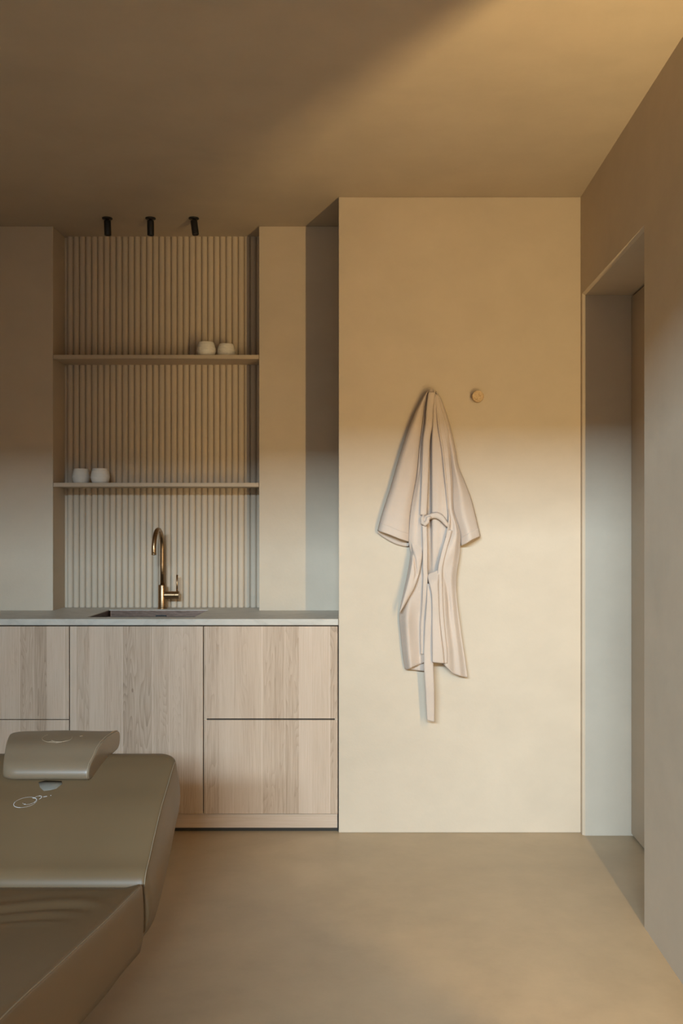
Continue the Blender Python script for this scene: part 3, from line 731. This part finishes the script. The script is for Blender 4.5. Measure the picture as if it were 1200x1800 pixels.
# ------------------------------------------------------------------ pillow
pw = empty('head_pillow', (-0.93, 2.93, 0.59)); tag(pw, 'small taupe leatherette neck pillow lying on the raised head section', 'pillow')
PROF = [(2.842, 0.5635), (2.830, 0.566), (2.825, 0.575), (2.826, 0.590), (2.838, 0.610), (2.864, 0.626), (2.886, 0.644), (2.912, 0.656), (2.945, 0.663), (2.985, 0.667), (3.015, 0.668), (3.030, 0.664), (3.036, 0.652), (3.034, 0.628), (3.022, 0.612), (2.99, 0.608), (2.94, 0.5985), (2.89, 0.582)]
pcy = sum(p[0] for p in PROF)/len(PROF); pcz = 0.615
def pil_x(y, s):     # right / left limit, wider at the back
    t = (y-2.83)/(3.03-2.83)
    return (-0.806+0.036*t) if s > 0 else (-1.060-0.040*t)
bm = bmesh.new(); rings = []
NX = 30
ends = [(0.0, 0.90), (0.004, 0.965), (0.012, 0.992), (0.022, 1.0)]
us = []
for i in range(NX+1): us.append((i/NX))
rows = []
def ringat(f, scale):
    r_ = []
    for (y, z) in PROF:
        yy = pcy+(y-pcy)*scale; zz = pcz+(z-pcz)*scale
        xl, xr = pil_x(y, -1), pil_x(y, 1)
        x = xl+(xr-xl)*f
        sag = -0.004*math.sin(f*math.pi*3)*0.3*(1 if z > 0.62 else 0)
        r_.append(bm.verts.new((x, yy, zz+sag)))
    return r_
fs = [(0.0, 0.80), (0.012, 0.87), (0.03, 0.915), (0.06, 0.955), (0.10, 0.983), (0.15, 1.0)]+[(0.15+0.815*k/22, 1.0) for k in range(1, 22)]+[(0.965, 1.0), (0.982, 0.992), (0.993, 0.975), (1.0, 0.945)]
rows = [ringat(*q) for q in fs]
for a, b in zip(rows, rows[1:]):
    n = len(a)
    for k in range(n): bm.faces.new((a[k], a[(k+1) % n], b[(k+1) % n], b[k]))
bm.faces.new(rows[0]); bm.faces.new(rows[-1])
pil = from_bm('cushion', bm, M_leather2, pw, True)
s_ = pil.modifiers.new('sub', 'SUBSURF'); s_.levels = 1; s_.render_levels = 2
# seam around the end panel
for f, sg in ((0.975, 1),):
    pts = []
    for (y, z) in PROF[1:13]:
        xl, xr = pil_x(y, -1), pil_x(y, 1); pts.append((xl+(xr-xl)*f, pcy+(y-pcy)*0.999, pcz+(z-pcz)*0.999))
    piping(pil, pts, M_thread2, 0.0009, 'seam')

# ------------------------------------------------------------------ embroidered emblems, laid on the real surfaces
bpy.context.view_layer.update()
dg = bpy.context.evaluated_depsgraph_get()
def tree(o): 
    ev = o.evaluated_get(dg); me = ev.to_mesh(); b = BVHTree.FromPolygons([o.matrix_world @ v.co for v in me.vertices], [tuple(p.vertices) for p in me.polygons]); ev.to_mesh_clear(); return b
def stitch(parent, bvh, lines, mat, r, name):
    bm = bmesh.new(); any_ = False
    for ln in lines:
        pts = []
        for px, py in ln:
            dv = PX(px, py, 1.0)-Vector((0, 0, CZ)); dv.normalize()
            hit = bvh.ray_cast(Vector((0, 0, CZ)), dv)
            if hit[0] is not None and hit[0].y > 1.0: pts.append(hit[0]+hit[1]*(0.0004 if hit[1].dot(dv) < 0 else -0.0004))
        if len(pts) > 1: tube(bm, pts, r, 6); any_ = True
    if any_: from_bm(name, bm, mat, parent, True)
    else: bm.free()
def ell(cx, cy, a, b, rot, t0, t1, n=36):
    c, s = math.cos(rot), math.sin(rot)
    return [(cx+a*math.cos(t)*c-b*math.sin(t)*s, cy+a*math.cos(t)*s+b*math.sin(t)*c) for t in [math.radians(t0+(t1-t0)*k/n) for k in range(n+1)]]
hb = tree(head)
thin = [ell(44.5, 1410.5, 21.0, 8.2, math.radians(-13), 0, 360, 60), ell(52, 1408.5, 12.5, 5.0, math.radians(-16), -60, 190), ell(66, 1403, 8, 3.0, math.radians(-18), -150, 80)]
bold = [ell(44.5, 1410.5, 21.0, 8.2, math.radians(-13), 120, 215), ell(53, 1408.5, 11.5, 4.8, math.radians(-16), -60, 60), ell(67, 1402.5, 6.5, 2.8, math.radians(-18), -70, 70), [(43.0, 1413.6), (44.6, 1413.4)], [(88.5, 1398.6), (90.2, 1398.2)], [(76, 1401), (83, 1399.8)]]
stitch(head, hb, thin, M_thread, 0.00026, 'emblem_outline'); stitch(head, hb, bold, M_thread, 0.0007, 'emblem')
pb = tree(pil)
stitch(pil, pb, [ell(100, 1297, 26, 8.0, math.radians(-4), 60, 235), ell(108, 1297.5, 19, 6.5, math.radians(-4), -10, 160), [(84, 1304.5), (92, 1303), (99, 1306), (108, 1304.5), (118, 1301)], [(140, 1294.4), (145, 1293.8)]], M_thread2, 0.0007, 'emblem')
# liner flap of the face opening under the pillow
bm = bmesh.new()
fl = []
for (x, y) in ((68, 1376), (70, 1384), (77, 1390.5), (88, 1389), (99, 1386.5), (104, 1382), (109, 1378.5), (108, 1374), (80, 1373)):
    dv = (PX(x, y, 1.0)-Vector((0, 0, CZ))).normalized(); hit = hb.ray_cast(Vector((0, 0, CZ)), dv)
    fl.append(hit[0]+Vector((0, 0, 0.002)))
c_ = sum(fl, Vector())/len(fl)+Vector((0, 0, 0.0015)); cv_ = bm.verts.new(c_); vs = [bm.verts.new(p) for p in fl]; vb = [bm.verts.new(p-Vector((0, 0, 0.005))) for p in fl]
for k in range(len(vs)):
    k2 = (k+1) % len(vs); bm.faces.new((vs[k], vs[k2], cv_)); bm.faces.new((vs[k], vs[k2], vb[k2], vb[k]))
bm.faces.new(vb)
from_bm('face_opening_liner', bm, M_greyfab, bd, True)
